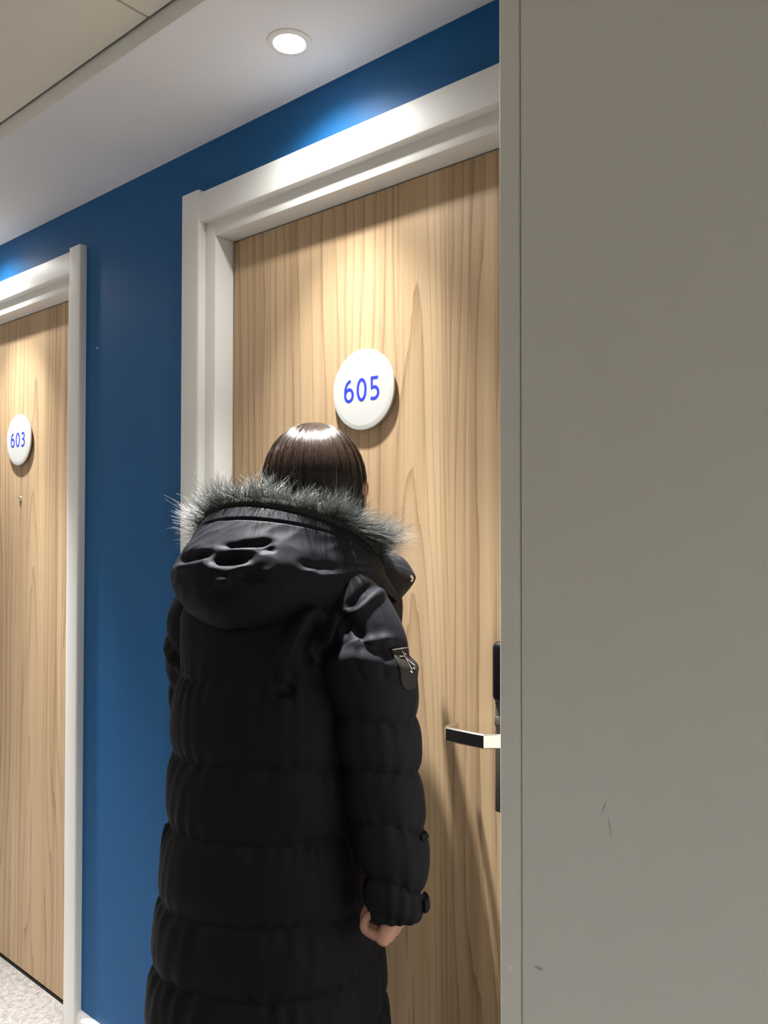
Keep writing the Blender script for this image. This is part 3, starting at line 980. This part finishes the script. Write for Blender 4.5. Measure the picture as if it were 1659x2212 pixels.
# ---- sleeves
def sleeve_surface(path, rad, seams, seed, squash=(1, 1)):
    path = np.asarray(path, float)
    m = 260
    C = catmull(path, m)
    T, A, B = frames(C)
    R = np.interp(np.linspace(0, 1, m), np.linspace(0, 1, len(rad)), rad)
    for _ in range(8): R[1:-1] = .25 * R[:-2] + .5 * R[1:-1] + .25 * R[2:]
    L = np.concatenate([[0], np.cumsum(np.linalg.norm(np.diff(C, axis=0), axis=1))])
    sm = np.array([0] + [s_ * L[-1] for s_ in seams] + [L[-1]])
    f, ph, am = sines(10, 5, 17, seed); f2, p2, a2 = sines(7, 1, 4, seed + 1)
    def pt(v, ang, lift=0.0):
        """v in 0..1 along the sleeve, ang round it (0 front, 90 deg outer side, 180 back)"""
        v = np.asarray(v, float); ang = np.asarray(ang, float)
        i = np.clip(v, 0, 1) * (m - 1); k = np.minimum(i.astype(int), m - 2); u = (i - k)[..., None]
        g = lambda Z: Z[k] * (1 - u) + Z[k + 1] * u
        c, a, b = g(C), g(A), g(B)
        r = np.interp(i, np.arange(m), R); l = np.interp(i, np.arange(m), L)
        ls = l + .010 * np.sin(ang + seed) + .006 * np.sin(2 * ang + 2 * seed)
        j = np.clip(np.searchsorted(sm, ls) - 1, 0, len(sm) - 2)
        t = np.clip((ls - sm[j]) / (sm[j + 1] - sm[j]), 0, 1)
        h = sm[j + 1] - sm[j]
        puff = 1 - np.abs(2 * t - 1) ** 2.6
        pk = sum(a_ * np.sin(np.round(f_) * ang + p_ + j * (1.3 + q)) for q, (f_, p_, a_) in enumerate(zip(f, ph, am))) / 4
        lo = sum(a_ * np.sin(np.round(f_) * ang + p_ + l * 22 * (.6 + .25 * q)) for q, (f_, p_, a_) in enumerate(zip(f2, p2, a2))) / 4
        r = r + .0095 * puff + .006 * np.exp(-((t - .16) / .12) ** 2) * (j == 1) + pk * .0026 * (np.exp(-t * h / .022) + np.exp(-(1 - t) * h / .018)) + .0034 * lo + lift
        return c + a * (r * np.cos(ang) * squash[0])[..., None] + b * (r * np.sin(ang) * squash[1])[..., None]
    return pt
def sleeve(path, rad, seams, seed, folds=()):
    pt = sleeve_surface(path, rad, seams, seed)
    nu, nv = 150, 260
    a = np.linspace(0, 2 * math.pi, nu, endpoint=False); v = np.linspace(0, 1, nv)
    A2, V2 = np.meshgrid(a, v)
    G = pt(V2, A2)
    Nn = grid_normals(G, True)
    ctr = G.mean(1, keepdims=True)
    if ((G - ctr) * Nn).sum() < 0: Nn = -Nn
    P = G.reshape(-1, 3); Dd = np.zeros_like(P)
    for p_, am_, w_ in folds: Dd += fold(P, Nn.reshape(-1, 3), p_, am_, w_)
    P = P + Dd
    last = P[(nv - 1) * nu:]; c = last.mean(0)
    ax = pt(np.array([1.0]), np.array([0.0]))[0] * 0 + (np.array(path[-1]) - np.array(path[-2])); ax = ax / np.linalg.norm(ax)
    i1 = c + (last - c) * .93 + ax * .004; i2 = c + (last - c) * .84 - ax * .05
    first = P[:nu]; c0 = first.mean(0)
    i0 = c0 + (first - c0) * .55 - ax * -.0 + np.array([0, 0, .012])
    n0 = len(P)
    P = np.vstack([P, i1, i2, i0, c0[None] + np.array([[0, 0, .014]])])
    fs = grid_faces(nv, nu)
    for r0, r1 in (((nv - 1) * nu, n0), (n0, n0 + nu)):
        fs += [(r0 + i, r0 + (i + 1) % nu, r1 + (i + 1) % nu, r1 + i) for i in range(nu)]
    r1 = n0 + 2 * nu
    fs += [((i + 1) % nu, i, r1 + i, r1 + (i + 1) % nu) for i in range(nu)]
    fs += [(r1 + (i + 1) % nu, r1 + i, n0 + 3 * nu) for i in range(nu)]
    return mesh_obj('sleeve', P, fs, M_coat, coat, True), pt
RS_PATH = [(.098, -.034, 1.326), (.132, -.052, 1.272), (.160, -.069, 1.205), (.170, -.060, 1.115), (.176, -.054, 1.035), (.192, -.061, .955), (.203, -.067, .890), (.202, -.070, .830)]
RS_RAD = [.042, .054, .063, .060, .056, .051, .044, .037]
SLEEVE_FOLDS = [
    ([(.165, -.030, 1.334), (.160, -.103, 1.319), (.142, -.118, 1.297)], -.009, .0085),
    ([(.175, -.030, 1.322), (.170, -.100, 1.304), (.150, -.116, 1.284)], .007, .009),
    ([(.126, -.118, 1.290), (.140, -.120, 1.274), (.150, -.120, 1.250)], -.010, .008),
    ([(.140, -.120, 1.290), (.156, -.120, 1.270), (.170, -.116, 1.258)], -.007, .007),
    ([(.150, -.122, 1.236), (.183, -.114, 1.247), (.212, -.086, 1.250)], .008, .008),
    ([(.165, -.122, 1.226), (.172, -.118, 1.208), (.176, -.116, 1.190)], -.004, .006),
    ([(.186, -.112, 1.236), (.192, -.108, 1.214), (.196, -.104, 1.196)], -.004, .006),
]
rs, rs_pt = sleeve(RS_PATH, RS_RAD, [.245, .42, .58, .75, .905], 4, SLEEVE_FOLDS)
LS_PATH = [(-.150, -.028, 1.315), (-.176, -.022, 1.240), (-.189, -.004, 1.160), (-.194, .018, 1.085), (-.198, .050, 1.035), (-.155, .105, 1.015), (-.105, .140, 1.030)]
LS_RAD = [.046, .054, .055, .052, .050, .047, .038]
ls, ls_pt = sleeve(LS_PATH, LS_RAD, [.25, .42, .60, .80], 9)

# leather patch with its metal emblem on the outer right sleeve
def patch():
    v0, v1 = .266, .346; a0 = math.radians(97); hw = math.radians(19)
    nr, nc = 22, 18
    vs, fs = [], []
    for lift in (.0028, -.004):
        for i in range(nr):
            t = i / (nr - 1)
            wv = 1.0 if t < .62 else math.sqrt(max(0, 1 - ((t - .62) / .38) ** 2)) * .98 + .02
            for j in range(nc):
                s_ = (j / (nc - 1) * 2 - 1) * wv
                vs.append(rs_pt(np.array(v0 + (v1 - v0) * t), np.array(a0 - hw * s_), lift))
    fs = grid_faces(nr, nc, False) + [tuple(q + nr * nc for q in f[::-1]) for f in grid_faces(nr, nc, False)]
    def rim(ix):
        return [(a, b, b + nr * nc, a + nr * nc) for a, b in zip(ix[:-1], ix[1:])]
    fs += rim(list(range(nc))) + rim([i * nc for i in range(nr)]) + rim([i * nc + nc - 1 for i in range(nr)]) + rim([(nr - 1) * nc + j for j in range(nc)])
    o = mesh_obj('sleeve_patch', vs, fs, M_patch, coat, True)
    # emblem: upright bar with a cross stroke, slanting strokes and studs
    ac = Acc()
    def P(t, s_): return rs_pt(np.array(v0 + (v1 - v0) * t), np.array(a0 - hw * s_), .0042)
    for pts, r in (([(.10, .02), (.30, -.02), (.52, -.06)], .0010), ([(.20, -.38), (.22, -.02)], .0009), ([(.28, .02), (.40, .22), (.45, .36)], .0009),
                   ([(.16, .30), (.19, .42)], .0011), ([(.50, .12), (.52, .20)], .0011), ([(.56, -.16), (.57, -.10)], .0016), ([(.03, -.92), (.03, 0), (.03, .92)], .0007)):
        q = [P(*x_) for x_ in pts]
        ac.add(tube_data(np.array(q), [r] * len(q), 8))
    nb = len(o.data.vertices)
    bm = bmesh.new(); bm.from_mesh(o.data)
    bv = [bm.verts.new(v) for v in ac.v]
    for f in ac.f:
        nf = bm.faces.new([bv[i] for i in f]); nf.material_index = 1; nf.smooth = True
    bm.to_mesh(o.data); bm.free()
    o.data.materials.append(M_chrome)
    o['label'] = 'dark brown leather sleeve patch with a metal emblem'
patch()
# strap tabs at forearm and cuff
def tab(name, v, ang, wv, wa, lift):
    vs = []
    for l_ in (-.003, lift):
        for i in range(5):
            for j in range(7):
                bulge = lift * .6 * (1 - (j / 3 - 1) ** 2) if l_ > 0 else 0
                vs.append(rs_pt(np.array(v + wv * (i / 4 - .5)), np.array(ang + wa * (j / 6 - .5)), l_ + bulge))
    fs = grid_faces(5, 7, False) + [tuple(q + 35 for q in f[::-1]) for f in grid_faces(5, 7, False)]
    rim = [(a, b, b + 35, a + 35) for ring in (list(range(7)), [0, 7, 14, 21, 28], [6, 13, 20, 27, 34], list(range(28, 35))) for a, b in zip(ring[:-1], ring[1:])]
    mesh_obj(name, vs, fs + rim, M_coat, coat, True)
tab('cuff_tab', .945, math.radians(74), .040, math.radians(40), .0055)
tab('cuff_tab', .745, math.radians(84), .014, math.radians(30), .005)

# ---- hood lying on the back: lining, rim band and hanging bag
HX, HY = -.012, .004
def hood_grid(nu, nv):
    ph = np.linspace(math.radians(-148), math.radians(148), nu)          # 0 = middle of the back
    c = np.cos(ph); s = np.sin(ph)
    wb = np.clip(c, 0, 1)                                                # how far round to the back
    rimz = 1.374 + .076 * np.where(c > 0, np.abs(c) ** .8, c * .35)
    lw = 1 - wb
    ctrl = [  # (x radius, y radius, z)
        (.090, .080, rimz - .085 + .02 * lw),
        (.103, .100, rimz - .045),
        (.122, .130, rimz - .006),
        (.135, .150, rimz + .001),
        (.146, .170, rimz - .016),
        (.156, .190, rimz - .037 + .004 * lw),
        (.165, .210, rimz - .060 + .010 * lw),
        (.172, .227, rimz - .084 + .018 * lw),
        (.173, .233, rimz - .106 + .028 * lw),
        (.168, .226, 1.306 + .012 * lw),
        (.157, .209, 1.280 + .020 * lw),
        (.136, .180, 1.266 + .030 * lw),
        (.105, .130, 1.284 + .020 * lw),
    ]
    shrink = np.where(c > -.2, 1, 1 - .25 * np.clip((-.2 - c) / .65, 0, 1))
    cp = np.zeros((len(ctrl), nu, 3))
    for k, (rx, ry, z) in enumerate(ctrl):
        cp[k, :, 0] = HX - (.003 if k > 4 else 0) + (rx + (.016 * np.clip(-s, 0, 1) if k in (2, 3, 4) else 0)) * s * shrink
        cp[k, :, 1] = HY - ry * c * np.where(c > 0, 1, .62) * shrink
        cp[k, :, 1] += .040 * np.abs(s) ** 1.5 * (s > 0)
        cp[k, :, 2] = z
    G = np.zeros((nv, nu, 3))
    for j in range(nu): G[:, j] = catmull(cp[:, j], nv)
    return G, ph
HU, HV = 300, 220
HG, HPH = hood_grid(HU, HV)
HN = grid_normals(HG, False)
mid = HG[HV * 6 // 10, HU // 2] - np.array([HX, HY, 1.35])
if HN[HV * 6 // 10, HU // 2] @ mid < 0: HN = -HN
vv = np.linspace(0, 1, HV)[:, None]; uu = HPH[None, :]
f2, p2, a2 = sines(9, 2, 9, 21)
low = sum(a_ * np.sin(f_ * uu + p_ + (3 + 2 * q) * vv) for q, (f_, p_, a_) in enumerate(zip(f2, p2, a2))) / 5
f4, p4, a4 = sines(14, 6, 26, 33)
cre = sum(a_ * np.sin(f_ * (.8 * uu + .25 * q * vv) + p_ + (9 + 5 * q % 17) * vv) for q, (f_, p_, a_) in enumerate(zip(f4, p4, a4))) / 6
low = low + .38 * (1 - 2 * np.abs(cre))
HG = HG + HN * (.0042 * low * np.clip((vv - .30) / .1, 0, 1))[..., None]
# seam of the band below the rim
HG = HG - HN * (.0045 * np.exp(-((vv - .345) / .007) ** 2))[..., None]
V = HG.reshape(-1, 3); NR = HN.reshape(-1, 3)
HOOD_FOLDS = [
    ([(-.118, -.180, 1.368), (-.090, -.200, 1.374), (-.057, -.215, 1.380), (-.027, -.220, 1.390)], -.013, .0080),
    ([(-.118, -.182, 1.354), (-.080, -.208, 1.357), (-.045, -.220, 1.362), (-.022, -.222, 1.378)], .006, .0080),
    ([(-.026, -.225, 1.372), (.006, -.226, 1.373), (.036, -.218, 1.379)], -.016, .0080),
    ([(-.036, -.226, 1.362), (.000, -.230, 1.356), (.026, -.226, 1.358), (.044, -.216, 1.368)], .006, .0080),
    ([(-.016, -.213, 1.397), (.014, -.210, 1.401), (.040, -.200, 1.405), (.066, -.184, 1.411)], -.009, .0060),
    ([(-.075, -.204, 1.384), (-.030, -.214, 1.388), (.020, -.216, 1.393), (.070, -.186, 1.401)], .004, .0070),
    ([(.040, -.206, 1.395), (.055, -.196, 1.397), (.070, -.186, 1.398)], -.008, .006),
    ([(-.012, -.230, 1.340), (.014, -.228, 1.340)], .010, .008),
    ([(.020, -.222, 1.352), (.045, -.216, 1.344), (.060, -.204, 1.342)], -.008, .008),
    ([(.100, -.160, 1.368), (.118, -.138, 1.364), (.132, -.112, 1.360)], -.004, .006),
    ([(.098, -.162, 1.356), (.120, -.140, 1.350), (.136, -.110, 1.350)], .003, .006),
]
D = np.zeros_like(V)
for p_, a_, w_ in HOOD_FOLDS: D += fold(V, NR, p_, a_, w_)
V = V + D
hood = mesh_obj('hood', V, grid_faces(HV, HU, False), M_coat, coat, True)

# ---- fur trim along the rim: backing strip and strands
ri = int(HV * .218)
RIM = HG[ri]; RN = HN[ri]
RT = np.gradient(RIM, axis=0); RT /= np.linalg.norm(RT, axis=1)[:, None]
bk = tube_data(catmull(RIM[::12] + np.array([0, 0, .002]), 90), np.full(90, .011), 10)
fur = mesh_obj('fur_trim', bk[0], bk[1], M_under, coat, True)
fur['label'] = 'grey fur trim'
NF, K = 13000, 7
ui = rng.uniform(0, 1, NF) * (HU - 1)
k0 = np.minimum(ui.astype(int), HU - 2); fr = (ui - k0)[:, None]
root = RIM[k0] * (1 - fr) + RIM[k0 + 1] * fr
tan = RT[k0]
outw = root - np.array([HX, HY, 0]); outw[:, 2] = 0; outw /= np.linalg.norm(outw, axis=1)[:, None]
phr = HPH[k0]
zup = np.array([0, 0, 1.0])
side = np.clip(np.abs(np.sin(phr)), 0, 1) ** 2.6; right = np.clip(np.sin(phr - .55), 0, 1)
psi = rng.normal(0, .45, NF) - .32 + .85 * side + .30 * right + .16 * np.clip(-np.sin(phr), 0, 1) ** 2     # lean: inward at the back, outward at the sides
thin = np.where((phr > .12) & (phr < .95) & (rng.random(NF) < .55), .45, 1.0)
cl = np.floor(ui / 5).astype(int); rc = np.random.default_rng(5); clr = rc.normal(0, 1, (HU, 3)); cll = rc.uniform(.75, 1.35, HU)
dirn = outw * np.sin(psi)[:, None] + zup * np.cos(psi)[:, None]
dirn = dirn + clr[cl] * .20 + rng.normal(0, .15, (NF, 3)) + tan * rng.normal(0, .22, NF)[:, None]
dirn /= np.linalg.norm(dirn, axis=1)[:, None]
left = np.clip(-np.sin(phr), 0, 1) ** 2
ln = rng.uniform(.018, .042, NF) * cll[cl] * (1 + .45 * right + .12 * left)
ln = ln * np.where(rng.random(NF) < .03, 1.45, 1) * thin * np.where(phr > 1.65, .62, 1) * np.where(phr < -1.55, .55, 1)
root = root + outw * (np.sin(psi) * .008)[:, None] + zup * (np.cos(psi) * .008)[:, None] + rng.normal(0, .003, (NF, 3))
tt = np.linspace(0, 1, K)[None, :, None]
bend = outw * (rng.uniform(-.35, .10, NF) + .45 * side + .15 * right)[:, None] - zup * (rng.uniform(-.15, .25, NF) + .35 * right)[:, None] + tan * rng.normal(0, .30, NF)[:, None]
FC = root[:, None, :] + dirn[:, None, :] * (ln[:, None, None] * tt) + bend[:, None, :] * (ln[:, None, None] * .55 * tt ** 2)
FR = (rng.uniform(.00020, .00040, NF) * np.where(rng.random(NF) < .03, 1.7, 1)) [:, None] * np.linspace(1, .25, K)[None, :]
fs_ = strands('fur_strands', FC, FR, M_fur, coat, np.clip(rng.beta(1.5, 2.2, NF), 0, 1)[:, None] * np.linspace(.25, 1.15, K)[None, :])

# ---- stand collar with the right front flap turned out, zip teeth and snap
nu, nv = 90, 14
cv, cf = [], []
for layer in (0, 1):
    for i in range(nv):
        t = i / (nv - 1)
        for j in range(nu):
            a = math.radians(-250 + 430 * 0 + (250 + 70) * j / (nu - 1) + 0)      # from front left round the back to front right
            r = .096 + .016 * (1 - t) + (.010 if layer == 0 else -.006) + .004 * math.sin(t * math.pi)
            fwd = max(0, math.sin(a)) * .065
            cv.append((.0 + r * 1.12 * math.cos(a), .030 + r * .98 * math.sin(a) + fwd, 1.300 + .072 * t - .006 * math.sin(a)))
cf = grid_faces(nv, nu, False) + [tuple(q + nu * nv for q in f[::-1]) for f in grid_faces(nv, nu, False)]
ring = [(nv - 1) * nu + j for j in range(nu)]
cf += [(a, b, b + nu * nv, a + nu * nv) for a, b in zip(ring[:-1], ring[1:])]
for j in (0, nu - 1):
    rg = [i * nu + j for i in range(nv)]
    cf += [(a, b, b + nu * nv, a + nu * nv) for a, b in zip(rg[:-1], rg[1:])]
mesh_obj('collar', cv, cf, M_coat, coat, True)
FL = [(.118, .058, 1.374), (.124, .110, 1.371), (.127, .150, 1.366), (.133, .172, 1.356), (.141, .186, 1.338), (.146, .191, 1.323), (.143, .180, 1.310), (.139, .163, 1.299), (.134, .143, 1.287), (.138, .100, 1.270), (.128, .060, 1.272)]
bm = bmesh.new()
n = len(FL)
outer = [bm.verts.new(p) for p in FL]; inner = [bm.verts.new((p[0] - .013, p[1] + .004, p[2])) for p in FL]
co = bm.verts.new((.147, .120, 1.322)); ci = bm.verts.new((.110, .124, 1.322))
for i in range(n):
    j = (i + 1) % n
    bm.faces.new((outer[i], outer[j], co)); bm.faces.new((inner[j], inner[i], ci)); bm.faces.new((outer[j], outer[i], inner[i], inner[j]))
bmesh.ops.recalc_face_normals(bm, faces=bm.faces)
bmesh.ops.subdivide_edges(bm, edges=bm.edges[:], cuts=2, use_grid_fill=True, smooth=.35)
flap = bm_obj('collar_flap', bm, M_coat, coat, True)
flap.data.polygons.foreach_set('use_smooth', [True] * len(flap.data.polygons))
sn = lathe('snap_button', [(.0062, 0), (.0062, .0018), (.005, .003), (.003, .0034), (.0022, .0026)], M_chrome, coat, 24, 'Z')
sn.location = (.1475, .158, 1.3235); sn.rotation_euler = (0, math.radians(78), math.radians(-20))
bm = bmesh.new()
a_, b_ = Vector((.118, .154, 1.366)), Vector((.123, .179, 1.350))
for i in range(11):
    p = a_.lerp(b_, i / 10)
    bm_box(bm, p.x - .003, p.x + .003, p.y - .0007, p.y + .0009, p.z, p.z + .0042)
bm_obj('zip_teeth', bm, M_blackpl, coat)
